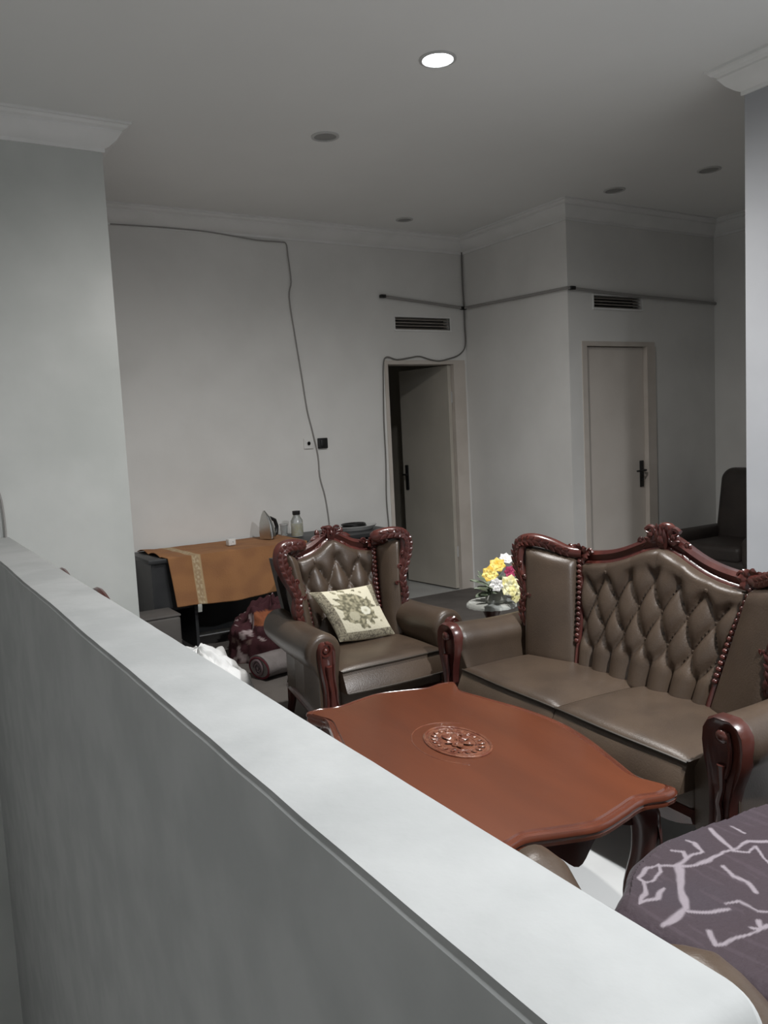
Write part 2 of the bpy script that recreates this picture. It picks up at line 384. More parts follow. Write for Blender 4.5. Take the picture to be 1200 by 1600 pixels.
for px, py, lb in ((508, 213, 'unlit dark round downlight left of the lit one'), (632, 343, 'faint small unlit downlight near the back cornice'),
                   (960, 297, 'unlit downlight in the shaded ceiling near the wall corner'), (1108, 265, 'dark unlit downlight closest to the right partition')):
    p = onz(px, py, CEIL); downlight(p.x, p.y, 0, lb, .052 if px == 632 else .062)

# ------------------------------------------------------------------ carved upholstered seats
def winged_seat(kind, label, cat, loc, rz, hw, ac, pb, pt, nb, ncush, zc, wing_x, group=None, wing_z=(.90,)):
    """local frame: x across, front at -y. hw inner half width, ac arm centre, pb/pt half width of the back pad at bottom/top"""
    t = thing(kind, label, cat, loc, rz, group)
    YF_, YBK = -.40, .20
    ztop = lambda x: .885+(.025*(1-abs(x)/pt))+(zc-.99)*math.exp(-(x/(.22*pt/.44+.02))**2)+.045*math.exp(-(x/(pt*.38))**2)
    # --- base
    b = MB(); bw = ac
    b.loft([[Vector((sx*(bw-.02*(y > 0)*1-.11*max(0, (y-YF_)/.7)), y, z)) for sx, z in ((-1, .19), (-1, .33), (1, .33), (1, .19))] for y in (YF_+.05, -.2, 0, .3)])
    b.build('base', LEATHER, t)
    # front rail, carved
    fr = MB(); n = 40
    def rail_z(u): return .205-.028*abs(math.sin(u*PI*(3 if ncush == 1 else 5)))-.03*math.exp(-((u-.5)/.12)**2)
    fr.loft([[Vector((-hw+2*hw*i/n, YF_+.035+yy, z)) for yy, z in ((0, rail_z(i/n)), (-.022, rail_z(i/n)+.01), (-.03, .238), (-.016, .258), (0.01, .258))] for i in range(n+1)])
    for i in range(-3, 4):
        fr.leaf((i*hw*.12, YF_+.01, .225), (i*hw*.12+.055*(1 if i >= 0 else -1), YF_+.005, .24-.012*abs(i)), .014, (0, -1, .2))
    fr.build('front_rail', WOODD if ncush > 1 else WOOD, t)
    # upholstered front band
    MB().rbox((0, YF_+.07, .292), (hw, .05, .045), .02, 3).build('front_band', LEATHER, t)
    # --- cushions
    cw = hw/ncush
    for k in range(ncush):
        cx = -hw+cw*(2*k+1)
        def bul(p, cx=cx, cw=cw):
            q = p.copy(); ux = q.x/cw; uy = q.y/.25
            if q.z > 0: q.z += .022*(1-min(1, abs(ux))**3)*(1-min(1, abs(uy))**3)
            q.y -= .03*(1-ux*ux) if q.y < 0 else 0
            return q
        m = MB()
        # dense slab with bowed front
        nn = 16
        def top(u, v, cx=cx, cw=cw):
            ux = 2*u-1; y = YF_-.002+(.50)*v-(.014*(1-ux*ux))*(1-v)
            e = min(1, (1-abs(ux))*cw/.02, (v*.5)/.025)
            z = .428-.010*(1-math.sqrt(max(0, 1-(1-e)**2)))+.020*(1-abs(ux)**4*.7)*math.sin(PI*min(1, .12+v*.88))
            return Vector((cx+ux*cw*.995, y-(0 if v > 0 else .0), z))
        def bot(u, v, cx=cx, cw=cw):
            ux = 2*u-1; y = YF_-.045*(1-v)+(.50)*v-(.014*(1-ux*ux))*(1-v); return Vector((cx+ux*cw*.995, y, .325))
        m.grid(top, nn, nn, bot)
        c = m.build('seat_cushion', LEATHER, t, sharp=60)
        pp = [top(i/nn, 0)+Vector((0, -.004, -.002)) for i in range(nn+1)]
        MB().tube(pp, .0055, 6).build('piping', PIPE, c)
        pp = [bot(i/nn, 0)+Vector((0, -.004, .004)) for i in range(nn+1)]
        MB().tube(pp, .0045, 6).build('piping', PIPE, c)
    # --- back pad with buttons
    ypad = lambda z, x: .045+(.175-.045)*((z-.42)/.47)
    zb = .40
    du = 2*pt/(nb+.5); dv = .235
    nu, nv = (96 if ncush > 1 else 56), 64
    def bx(u, v): return (2*u-1)*(pb+(pt-pb)*v**1.15)
    def tuft(u, z, v):
        X = (2*u-1)*pt
        a = X/du; bq = (z-.72)/dv
        s1 = abs(math.sin(PI*(a+bq+.5)/1)); s2 = abs(math.sin(PI*(a-bq+.5)/1))
        if v < .32: # below the last buttons the folds run straight down
            k = sm(.32, .20, v); s3 = abs(math.sin(PI*(a+.5)))
            hh = (s1*s2)**.45*(1-k)+k*s3**.55
        elif v > .80:
            k = sm(.80, .92, v); s3 = abs(math.sin(PI*(a)))
            hh = (s1*s2)**.45*(1-k)+k*(.75+.25*s3**.6)
        else: hh = (s1*s2)**.45
        return hh
    def fpad(u, v):
        x = bx(u, v); z = zb+(ztop(x)-.03-zb)*v
        e = min(1, u/.05, (1-u)/.05, v/.05, (1-v)/.05); e = math.sqrt(max(0, 1-(1-e)**2))
        return Vector((x, ypad(z, x)-.012-.040*e*tuft(u, z, v)-.012*e*math.sin(PI*u), z))
    def bpad(u, v):
        x = bx(u, v); z = zb+(ztop(x)-.03-zb)*v; return Vector((x, ypad(z, x)+.07, z))
    pad = MB().grid(fpad, nu, nv, bpad).build('back_pad', LEATHER, t, sharp=70)
    # buttons at the lattice nodes
    for row in range(-1, 2):
        z = .72+row*dv/2
        v = (z-zb)/(.90-zb)
        if v > .9 or v < .2: continue
        for i in range(-nb, nb+1):
            a = i if row == 0 else i
            aa = (a+.5) if row == 0 else a
            X = (aa)*du
            if row == 0: X = aa*du-du*.0
            u = (X/pt+1)/2
            if u < .1 or u > .9: continue
            # node where both folds cross
            s = abs(math.sin(PI*(X/du+(z-.72)/dv+.5)))+abs(math.sin(PI*(X/du-(z-.72)/dv+.5)))
            if s > .1: continue
            vv = (z-zb)/(ztop(bx(u, v))-.03-zb); p = fpad(u, vv)
            MB().ell(p+Vector((0, -.002, 0)), (.009, .006, .009), 8, 4).build('button', LEATHER, t)
    # --- top rail
    tr = MB(); n = 60; XR = pt+.02
    L = []
    for i in range(n+1):
        x = -XR+2*XR*i/n; z = ztop(x)
        k = 1+.25*math.exp(-(x/.09)**2); y = ypad(z, x)
        L.append([Vector((x, y-.018, z-.048)), Vector((x, y-.034, z-.036)), Vector((x, y-.030, z-.026)), Vector((x, y-.018, z-.018)), Vector((x, y-.022, z-.004*k)), Vector((x, y-.030, z+.006)),
                  Vector((x, y-.018, z+.022*k)), Vector((x, y+.012, z+.022*k)), Vector((x, y+.03, z+.004)), Vector((x, y+.03, z-.048))])
    tr.loft(L); tr.build('top_rail', WOOD, t, sharp=50)
    # crest carving
    cv = MB(); zc0 = ztop(0); yc = ypad(zc0, 0); R = random.Random(4)
    s = 1.4 if ncush > 1 else .8
    for sg in (-1, 1):
        cv.scroll((sg*.042*s, yc-.03, zc0+.018), .026*s, 1.4, .0085*s, (sg, 0, 0), (0, 0, 1), start=PI*.2)
        cv.scroll((sg*.085*s, yc-.026, zc0-.012), .017*s, 1.2, .006*s, (sg, 0, 0), (0, 0, 1), start=PI)
        for k in range(5):
            a = .15+k*.42
            cv.leaf((sg*.012*s, yc-.02, zc0-.005), (sg*(.012+.06*s*math.cos(a)), yc-.03, zc0-.01+.055*s*math.sin(a)), .012*s, (0, -1, .3))
        for k in range(4):
            x0 = sg*(.06+k*.022)*s; cv.leaf((x0, yc-.028, ztop(x0)-.03), (x0+sg*.035, yc-.034, ztop(x0)-.045), .010, (0, -1, .2))
    for k in range(-1, 2): cv.leaf((k*.012, yc-.03, zc0-.035), (k*.02, yc-.038, zc0+.04*s-.008*abs(k)), .012*s, (0, -1, .1))
    cv.ell((0, yc-.04, zc0+.004), (.015*s, .012, .018*s)); cv.ell((0, yc-.005, zc0+.034*s), (.035*s, .02, .018*s))
    if ncush == 1:
        for sg in (-1, 1): cv.ell((sg*.07, yc-.012, ztop(.07)+.040), (.014, .012, .018)); cv.leaf((sg*.05, yc-.02, ztop(.05)+.01), (sg*.12, yc-.02, ztop(.12)+.03), .016, (0, -1, .3))
    cv.build('crest_carving', WOOD, t)
    # --- wings, joint carvings, beads, arms per side
    for sg in (-1, 1):
        # stile with beads between pad and wing
        P0 = Vector((sg*(pb+.012), .02, .43)); P1 = Vector((sg*(pt+.012), ypad(.88, 0)-.02, .885))
        pts = [P0.lerp(P1, k/20)+Vector((sg*-.012*math.sin(PI*k/20), -.004, 0)) for k in range(21)]
        MB().tube(pts, [.013]*21, 8).build('stile', WOOD, t)
        bd = MB(); nbd = 16
        for k in range(nbd):
            q = pts[0].lerp(pts[-1], .22+.78*k/nbd)+Vector((sg*-.012*math.sin(PI*(.22+.78*k/nbd)), -.016, 0)); bd.ell(q, (.012, .010, .011), 8, 5)
        bd.build('beading', WOOD, t)
        # wing pad
        wx, wy, wz = wing_x, .03, .90
        ib, it_ = Vector((sg*(pb+.015), .03, .40)), Vector((sg*(pt+.02), .13, .875))
        ob, ot = Vector((sg*(hw+.005), -.05, .40)), Vector((sg*(wx-.008), wy-.005, wz))
        def wf(u, v, off=0):
            vv = v
            a = ib.lerp(it_, vv); b_ = ob.lerp(ot, vv)
            b_ = b_+Vector((sg*.012*math.sin(PI*vv)*-1, -.012*math.sin(PI*vv), 0))
            p = a.lerp(b_, u)
            zt_ = .012*math.sin(PI*u)+.018*sm(.3, 1, u)
            p.z += zt_*vv**3
            e = min(1, u/.12, (1-u)/.12, v/.08, (1-v)/.08); e = math.sqrt(max(0, 1-(1-e)**2))
            nrm = Vector((-sg*.45, -.9, 0))
            return p+nrm*(.030*e+.018*e*math.sin(PI*u))
        def wb(u, v):
            a = ib.lerp(it_, v); b_ = ob.lerp(ot, v); p = a.lerp(b_, u); p.z += .012*math.sin(PI*u)*v**3
            return p+Vector((sg*.012, .035, 0))
        MB().grid(wf, 18, 26, wb).build('wing', LEATHER, t, sharp=70)
        # wing frame: up the outer edge, over the top, down to the joint
        fp = cr([(sg*(hw+.005), -.035, .56), (sg*(hw+.03), -.03, .64), (sg*(hw+.015), -.015, .71), (sg*(wx-.0), .0, .80), (sg*(wx+.025), .01, .88), (sg*(wx+.012), .02, .935), (sg*(wx-.05), .04, .950),
                 (sg*(wx-.13), .075, .935), (sg*(pt+.06), .11, .905), (sg*(pt+.0), .14, .90)], 5)
        rr = lerpr([.018, .026, .028, .032, .036, .034, .032, .028, .026, .022], len(fp))
        MB().tube(fp, rr, 10, flat=.8).build('wing_frame', WOOD, t)
        cvw = MB()
        for k in range(1, len(fp)-6, 2):
            p = fp[k]; q = fp[k+3]; d_ = (q-p).normalized(); side = Vector((d_.z, 0, -d_.x))*sg*-1
            rr_ = rr[k]; c_ = p+Vector((0, -rr_*.55, 0))
            cvw.leaf(c_, c_+(q-p)*.9+side*rr_*.7+Vector((0, -.006, 0)), .012, (0, -1, 0))
            cvw.leaf(c_, c_+(q-p)*.9-side*rr_*.7+Vector((0, -.006, 0)), .012, (0, -1, 0))
            if k < 20 and k % 4 == 1: cvw.scroll(c_+side*rr_*.9, .015, 1.1, .006, (sg, 0, 0), (0, 0, 1), start=k)
        cvw.build('wing_carving', WOOD, t)['kind'] = 'stuff'
        # joint carving cluster
        jc = MB(); J = Vector((sg*(pt+.01), ypad(.9, 0)-.035, .895)); R = random.Random(9)
        for k in range(9):
            a = k*.75; kk = 1.45 if ncush > 1 else 1; q = J+Vector((math.cos(a)*.045*kk, -.004*(k % 3), math.sin(a)*.034*kk)); jc.leaf(J+Vector((math.cos(a)*.01, 0, math.sin(a)*.01)), q, .014*kk, (0, -1, .1))
        jc.scroll(J+Vector((-sg*.055, 0, .012)), .018, 1.2, .007, (-sg, 0, 0), (0, 0, 1)); jc.scroll(J+Vector((sg*.05, -.015, .02)), .02, 1.3, .007, (sg, 0, 0), (0, 0, 1))
        jc.scroll(J+Vector((0, -.005, -.04)), .016, 1.2, .006, (sg, 0, 0), (0, 0, -1)); jc.ell(J+Vector((0, -.01, 0)), (.014, .012, .014))
        jc.build('joint_carving', WOOD, t)
        # arm: rolled top and panel below, tapering towards the back
        lo = []; vs_ = [0, .006, .018, .035, .06]+[.06+.94*q_/12 for q_ in range(1, 13)]
        for j, v in enumerate(vs_):
            y = -.375+.56*v; cx = sg*(ac-.035*v); cz = .512+.025*v-.012*math.sin(PI*v); r = .088*(1-.08*v)
            r *= .72+.28*math.sqrt(max(0, 1-max(0, 1-v/.06)**2))
            xi = sg*(hw-.0); xo = sg*(ac+.035-.12*v)
            loop = [Vector((xi, y, .26)), Vector((xi+sg*.0, y, .40))]
            for k in range(17):
                a = PI*1.10-(PI*1.32)*k/16
                loop.append(Vector((cx+sg*math.cos(a)*r*1.02, y, cz+math.sin(a)*r)))
            loop += [Vector((xo, y, .40)), Vector((xo, y, .20)), Vector((xi, y, .20))]
            lo.append(loop)
        MB().loft(lo).build('arm', LEATHER, t, sharp=50)
        # carved arm front post
        pf = MB(); yf = -.392
        big = ncush > 1
        prof = [(.602, .030), (.587, .058), (.56, .076), (.52, .080), (.47, .074), (.43, .062), (.39, .050), (.34, .042), (.29, .040), (.25, .044), (.215, .048), (.19, .044)] if big else \
               [(.565, .016), (.555, .030), (.53, .040), (.50, .040), (.46, .036), (.42, .032), (.38, .030), (.34, .030), (.29, .032), (.25, .038), (.215, .044), (.19, .040)]
        pc = lambda z: sg*ac-sg*.012*sm(.46, .30, z)
        fl = [Vector((pc(z)-w_, yf, z)) for z, w_ in prof]+[Vector((pc(z)+w_, yf, z)) for z, w_ in reversed(prof)]
        c0 = sum(fl, Vector())/len(fl)
        def shr(k, y): return [Vector((pc(p.z)+(p.x-pc(p.z))*k, y, c0.z+(p.z-c0.z)*(1-(1-k)*.3))) for p in fl]
        pf.loft([shr(1, yf+.03), shr(1, yf), shr(.9, yf-.014), shr(.72, yf-.010), shr(.62, yf-.004)])
        post = pf.build('arm_post', WOODD if (ncush > 1 and sg > 0) else WOOD, t, sharp=50)  # near sofa post: its shade is put into a darker wood colour
        dt = MB()
        if big: dt.ell((pc(.53), yf-.010, .545), (.026, .016, .022)); dt.tube([(pc(z)+sg*.045*math.sin((z-.4)*PI/.2)*.6, yf-.010, z) for z in (.42, .45, .48, .51, .54, .56)], .007, 6)
        else: dt.scroll((pc(.53)+sg*.01, yf-.008, .530), .034, 1.6, .008, (sg, 0, 0), (0, 0, 1), start=PI*.5); dt.ell((pc(.53)+sg*.01, yf-.012, .53), (.013, .011, .013))
        dt.tube([(pc(z), yf-.012-.006*math.sin(z*60), z) for z in (.46, .42, .38, .34, .30, .26, .22)], [.014, .012, .010, .009, .010, .013, .010], 8)
        for k in range(3): dt.leaf((pc(.26), yf-.012, .25), (pc(.26)+(k-1)*.03, yf-.018, .21), .012, (0, -1, 0))
        dt.build('post_carving', WOODD if (ncush > 1 and sg > 0) else WOOD, post)
        # legs
        lp = cr([(pc(.2), -.36, .22), (pc(.2)+sg*.015, -.385, .15), (pc(.2)+sg*.0, -.37, .08), (pc(.2)+sg*.012, -.395, .02), (pc(.2)+sg*.02, -.405, .0)], 4)
        MB().tube(lp, lerpr([.040, .036, .022, .020, .026], len(lp)), 10).build('leg', WOODD, t)
        xr = sg*(pb+.04 if ncush == 1 else ac-.16)
        lp = [(xr, .25, .22), (xr, .27, .10), (xr+sg*.005, .30, .0)]
        MB().tube(lp, [.03, .022, .018], 8).build('leg', WOODD, t)
        # side rail
        MB().tube([(sg*(ac+.03), -.36, .205), (sg*(ac-.09), .22, .205)], .018, 8).build('side_rail', WOOD, t)
    # back shell
    def sh(u, v, y0):
        z = .2+.66*v; xx = (2*u-1)*(pb+.06+(pt+.03-pb-.02)*max(0, (v-.3)/.7)); return Vector((xx, y0+.055+.13*max(0, v-.25), z))
    MB().grid(lambda u, v: sh(u, v, .10), 12, 10, lambda u, v: sh(u, v, .14)).build('back_shell', LEATHERD, t)
    return t

winged_seat('sofa', 'brown leather two-seat sofa with button-tufted back and carved red wood crest', 'sofa', (2.498, 2.224, 0), -PI/2-math.radians(3.3),
            .625, .753, .34, .44, 6, 2, 1.03, .705)
winged_seat('armchair', 'brown leather wing armchair with carved wood frame holding a flowered cushion', 'armchair', (1.955, 3.56, .012), 0,
            .28, .345, .185, .225, 3, 1, 1.00, .335)

# ------------------------------------------------------------------ settee at the near end, under the purple throw
t = thing('settee', 'plain brown leather settee with rolled arm at the near end of the table', 'settee', (1.86, .95, 0), PI)
# local: front -y is world +y
MB().rbox((0, .07, .25), (.69, .31, .12), .03, 3).build('base', LEATHERD, t)
MB().rbox((0, .04, .39), (.655, .28, .065), .03, 3).build('seat_cushion', LEATHER, t)
MB().rbox((0, .37, .52), (.66, .09, .26), .05, 4).build('backrest', LEATHER, t)
for sg in (-1, 1):
    lo = []
    for j in range(16):
        v = j/15; y = -.39+.80*v; r = .080*math.sqrt(max(.02, 1-max(0, 1-v/.07)**2)) if v < .07 else .080-.016*sm(.12, .3, v)
        cx = sg*(.755+.02*sm(.1, .3, v)-.035*sm(.4, .6, v)+.16*max(0, (v-.58)/.4)**1.6); cz = .518-.036*sm(.10, .25, v)+.036*sm(.42, .62, v)
        loop = [Vector((sg*.69, y+.02*(j == 0), .20)), Vector((sg*.69, y, .42))]
        for k in range(17):
            a = PI*1.08-(PI*1.3)*k/16; loop.append(Vector((cx+sg*math.cos(a)*r, y, cz+math.sin(a)*r)))
        loop += [Vector((sg*.78, y, .40)), Vector((sg*.78, y+.02*(j == 0), .20))]
        lo.append(loop)
    MB().loft(lo).build('arm', LEATHER, t, sharp=60)
    for y in (-.30, .36): MB().tube([(sg*.68, y, .14), (sg*.69, y, .06), (sg*.70, y, 0)], [.03, .024, .018], 8).build('leg', WOODD, t)

# purple marbled throw
VE = [[(190, 450), (260, 380), (350, 365), (372, 410), (300, 470), (250, 490), (190, 450)], [(350, 375), (480, 380), (560, 330), (520, 280), (440, 265)],
      [(560, 330), (600, 305), (690, 290), (630, 215), (565, 195)], [(500, 380), (640, 378), (750, 350), (850, 290), (920, 270), (870, 220), (750, 112)],
      [(920, 270), (1040, 210), (1190, 205)], [(930, 280), (1040, 292), (1110, 250), (1170, 340)], [(510, 400), (525, 500), (520, 580), (562, 690), (450, 780), (390, 820)],
      [(570, 715), (680, 722), (900, 695)], [(870, 660), (970, 645), (1060, 690), (1130, 730)], [(850, 400), (940, 470), (1040, 510), (1110, 580)],
      [(240, 490), (240, 580), (200, 660), (340, 610), (372, 530)], [(740, 860), (780, 970), (860, 970), (1060, 890), (1200, 840)], [(920, 90), (1020, 140)],
      [(1130, 800), (1150, 860), (1060, 845)], [(1190, 205), (1290, 240), (1400, 190)], [(1170, 340), (1260, 420), (1340, 400), (1450, 460)], [(1130, 730), (1250, 740), (1330, 820)]]
TH = [8, 8, 9, 9, 9, 8, 13, 9, 7, 10, 10, 9, 8, 8, 8, 8, 8]
VEIN = []
for l, w_ in zip(VE, TH):
    q = [onz(960+a/5, 1280+b_/5, .475) for a, b_ in l]; VEIN.append(([(p.x, p.y) for p in q], w_*.00044))
def segd(px, py, a, b_):
    dx, dy = b_[0]-a[0], b_[1]-a[1]; k = max(0, min(1, ((px-a[0])*dx+(py-a[1])*dy)/(dx*dx+dy*dy+1e-12))); return math.hypot(px-a[0]-dx*k, py-a[1]-dy*k)
X0t, X1t, Y0t, Y1t = 1.195, 2.50, .685, 1.280
def throw_p(u, v, off=0):
    x = X0t+(X1t-X0t)*u; s_ = v*1.0      # v 0 = back edge, 1 = hem in front
    L1 = Y1t-Y0t
    d = s_*(L1+.22)
    nz = noise.noise(Vector((x*4, d*5, 0)))*.010+noise.noise(Vector((x*11, d*3, 3)))*.005
    yedge = Y1t+.012*math.sin(x*9)+.01*noise.noise(Vector((x*6, 0, 9)))-.11*sm(1.42, 1.195, x)
    yf_ = Y0t+d
    if yf_ < yedge-.03: p = Vector((x, yf_, .474+nz+.012*math.sin(PI*(u))))
    else:
        e = yf_-(yedge-.03); a = min(PI/2, e/.04); p = Vector((x, yedge-.03+.03*math.sin(a), .474+nz-.03*(1-math.cos(a))-max(0, e-.0628)))
        p.y += nz*1.2
    if u < .06: p.z -= .045*(1-u/.06)**1.5
    return p
tb = MB().grid(lambda u, v: throw_p(u, v), 330, 230, None)
th = tb.build('purple_throw', PRINTS)
sol = th.modifiers.new('thickness', 'SOLIDIFY'); sol.thickness = .006; sol.offset = -1
def pth(co):
    base = (.024, .011, .017); n_ = noise.noise(Vector((co.x*5, co.y*5, 0))); base = mix(base, (.024, .0135, .021), sm(-.2, .5, n_))
    if noise.noise(Vector((co.x*60, co.y*8, 2))) > .35: base = mix(base, (.042, .025, .034), .5)
    jx = noise.noise(Vector((co.x*28, co.y*28, 5)))*.006; jy = noise.noise(Vector((co.x*28, co.y*28, 15)))*.006
    k = 0
    for l, w_ in VEIN:
        for a, b_ in zip(l, l[1:]):
            d = segd(co.x+jx, co.y+jy, a, b_); ww = w_*(1+.7*noise.noise(Vector((co.x*20, co.y*20, 8))))
            if d < ww*1.7: k = max(k, 1-sm(ww*.7, ww*1.6, d))
    if co.z < .43 and k > 0: k *= .6
    return mix(base, (.24, .205, .225), k*.85)
paint(th, pth)
tag(th, 'dark purple throw with pale marble veins spread over the settee', 'throw blanket')

# ------------------------------------------------------------------ coffee table
t = thing('coffee_table', 'low orange-brown varnished coffee table with serpentine edge and carved medallion', 'coffee table', (1.565, 2.115, 0), math.radians(-5))
q = [(.395, 0), (.375, .18), (.325, .37), (.295, .49), (.315, .56), (.325, .605), (.27, .62), (.20, .605), (.11, .63), (0, .655)]
pts = q+[(-x, y) for x, y in reversed(q[:-1])]; pts = pts+[(x, -y) for x, y in reversed(pts[1:-1])]
out = cr([(x, y, 0) for x, y in pts], 6, True)
def ofs(d, z):
    return [Vector((p.x*(1+d/p.length), p.y*(1+d/p.length), z)) for p in out]
m = MB(); m.loft([ofs(-.034, .430), ofs(-.034, .4505)]+[[Vector((p.x*k, p.y*k, .4505)) for p in ofs(-.034, 0)] for k in (.97, .9, .8, .6, .4, .2, .03)]); m.build('tabletop', TABLE, t, sharp=60)
m = MB(); m.loft([ofs(-.034, .4505), ofs(-.030, .4455), ofs(-.022, .4445), ofs(-.014, .449), ofs(-.006, .4475), ofs(0, .440), ofs(0, .434), ofs(-.007, .430), ofs(-.003, .424), ofs(-.005, .414), ofs(-.018, .408), ofs(-.05, .406)], cap=False); m.build('edge_molding', TABLER, t, sharp=40)
# apron with scalloped lower edge
n = 160; ap = MB(); oi = [Vector((p.x*.80, p.y*.86, 0)) for p in out]; n = len(oi)
loops = []
for zt_, k in ((0, 1.0), (1, 1.0), (1, .95), (0, .95)):
    l = []
    for i, p in enumerate(oi):
        a = math.atan2(p.y/.6, p.x/.35); zl = .355-.028*math.cos(4*a)**2-.035*math.exp(-(math.sin(a*2)*0+min(abs(math.sin(a)), abs(math.cos(a))))**2/.02)
        l.append(Vector((p.x*k, p.y*k, .412 if zt_ else zl)))
    loops.append(l)
loops.append(loops[0]); ap.loft(loops, cap=False); ap.build('apron', WOODD, t)
for sx in (-1, 1):
    for sy in (-1, 1):
        lp = cr([(sx*.235, sy*.50, .41), (sx*.265, sy*.535, .36), (sx*.262, sy*.53, .25), (sx*.235, sy*.505, .12), (sx*.245, sy*.52, .04), (sx*.265, sy*.54, 0)], 5)
        lg = MB().tube(lp, lerpr([.040, .046, .034, .022, .021, .028], len(lp)), 12)
        lg.leaf((sx*.28, sy*.56, .38), (sx*.285, sy*.565, .27), .02, (sx, sy, 0)); lg.build('leg', WOODD, t)
# carved oval medallion
med = MB(); C0 = Vector((-.01, .03, .4515)); MA, MBb = .095, .145
def oval(k, rad, z=.0): med.tube([C0+Vector((math.cos(a)*MA*k, math.sin(a)*MBb*k, z)) for a in [2*PI*i/48 for i in range(48)]], rad, 6, closed=True, upv=(0, 0, 1))
oval(1, .0055); oval(.84, .004); oval(.58, .0035)
med.lathe([(1, -.001), (1, .0008), (.9, .001)], C0, 40, sx=MA*1.04, sy=MBb*1.04)
for i in range(20):
    a = 2*PI*i/20; d = Vector((math.cos(a)*MA, math.sin(a)*MBb, 0)); med.leaf(C0+d*.60, C0+d*.82, .008, (0, 0, 1))
for i in range(6):
    a = 2*PI*i/6; d = Vector((math.cos(a)*MA, math.sin(a)*MBb, 0)); med.leaf(C0+d*.08, C0+d*.5, .013, (0, 0, 1))
for k in (-1, 1): med.scroll(C0+Vector((k*.02, k*.03, .004)), .018, 1.2, .005, (1, 0, 0), (0, 1, 0))
mo = med.build('medallion', INLAY, t); 
ho = MB()
for a, b_ in ((.45, .35), (-.42, .45), (.4, -.45), (-.45, -.35), (0, .7), (0, -.7)): ho.ell(C0+Vector((MA*a, MBb*b_, .0005)), (.009, .012, .003))
ho.build('recess_shade', WOODD, mo)['kind'] = 'stuff'  # dark ovals laid on top, painting the shade of carved holes
oc = MB(); oc.tube([C0+Vector((math.cos(a)*MA*1.45, math.sin(a)*MBb*1.35, -.0012)) for a in [PI*.25+PI*1.1*i/30 for i in range(31)]], .0022, 5); oc.build('inlay_line', INLAY, t)

# ------------------------------------------------------------------ cushion on the armchair
a0, a1, a2, a3 = onY(483, 926, 3.575), onY(580, 913, 3.575), onY(617, 990, 3.47), onY(531, 1003, 3.47)   # TL TR BR BL
def pil(u, v, s=1):
    p = (a3.lerp(a2, u)).lerp(a0.lerp(a1, u), v)
    nrm = Vector((-.1, -.82, .5)).normalized()
    e = max(0, (math.sin(PI*u)*math.sin(PI*v)))**.45
    p += Vector((.012*math.sin(PI*v)*(1 if u < .5 else -1)*abs(2*u-1), 0, -.008*math.sin(PI*u)))
    return p+nrm*(.045*e*s)
pb_ = MB().grid(lambda u, v: pil(u, v), 70, 70, lambda u, v: pil(u, v, -.8)); uvs = [(i/70, j/70) for j in range(71) for i in range(71)]
t = pb_.build('scatter_cushion', PRINT, sharp=80)
from mathutils import kdtree
def paint_uv(o, surf, nu, nv, fn):
    kd = kdtree.KDTree((nu+1)*(nv+1)); U = []
    for j in range(nv+1):
        for i in range(nu+1): U.append((i/nu, j/nv)); kd.insert(surf(i/nu, j/nv), len(U)-1)
    kd.balance(); paint(o, lambda co: fn(*U[kd.find(co)[1]]))
def cush(u, v):
    cream = (.62, .58, .44); dk = (.075, .062, .045); N_ = lambda a, s: noise.noise(Vector((u*s, v*s, a)))
    bord = u < .17 or (u > .90 and v > .55) or v < .14
    if u < .012 or u > .988 or v < .012 or v > .988: return (.5, .46, .34)
    if bord: 
        k = sm(.0, .25, abs(N_(1, 24))); return mix(dk, (.30, .27, .19), k*.8)
    du_, dv_ = (u-.52)/.36, (v-.56)/.40; r = math.hypot(du_, dv_); a = math.atan2(dv_, du_)
    if math.hypot(u-.66, v-.50) < .085: return mix((.66, .64, .52), (.35, .32, .2), sm(.05, .0, math.hypot(u-.66, v-.50))*.8)
    if math.hypot(u-.42, v-.42) < .09: return (.42, .39, .28)
    edge = .86+.08*math.sin(a*7)+.55*N_(3, 11)
    if r < edge: return mix((.13, .12, .075), (.36, .33, .22), sm(-.25, .35, N_(5, 20)))
    return cream
paint_uv(t, lambda u, v: pil(u, v), 70, 70, cush)
tag(t, 'cream cushion with embroidered flowers leaning in the wing armchair', 'cushion')

# ------------------------------------------------------------------ desk with orange cloth
DX0, DX1, DY0, DY1, DZ = 1.475, 3.46, 5.42, 5.93, .706
t = thing('desk', 'charcoal desk against the back wall under an orange cloth', 'desk', (DX0, DY0, 0))
MB().rbox(((DX1-DX0)/2, (DY1-DY0)/2, DZ-.015), ((DX1-DX0)/2, (DY1-DY0)/2, .015), .004, 1).build('top', DESK, t)
MB().box((.02, .02, .007), (.04, .49, DZ-.03)).build('side_panel', DESK, t, smooth=False)
MB().box((1.945, .02, .007), (1.965, .49, DZ-.03)).build('side_panel', DESK, t, smooth=False)
MB().box((.04, .47, .05), (1.945, .49, DZ-.03)).build('back_panel', DESK, t, smooth=False)
MB().box((.04, .03, .36), (.30, .05, DZ-.03)).build('drawer_front', DESK, t, smooth=False)
MB().box((.30, .03, .05), (.32, .47, DZ-.03)).build('divider', DESK, t, smooth=False)
MB().box((.04, .05, .34), (.30, .47, .355)).build('shelf', DESK, t, smooth=False)
CX0, CX1 = 1.60, 2.64
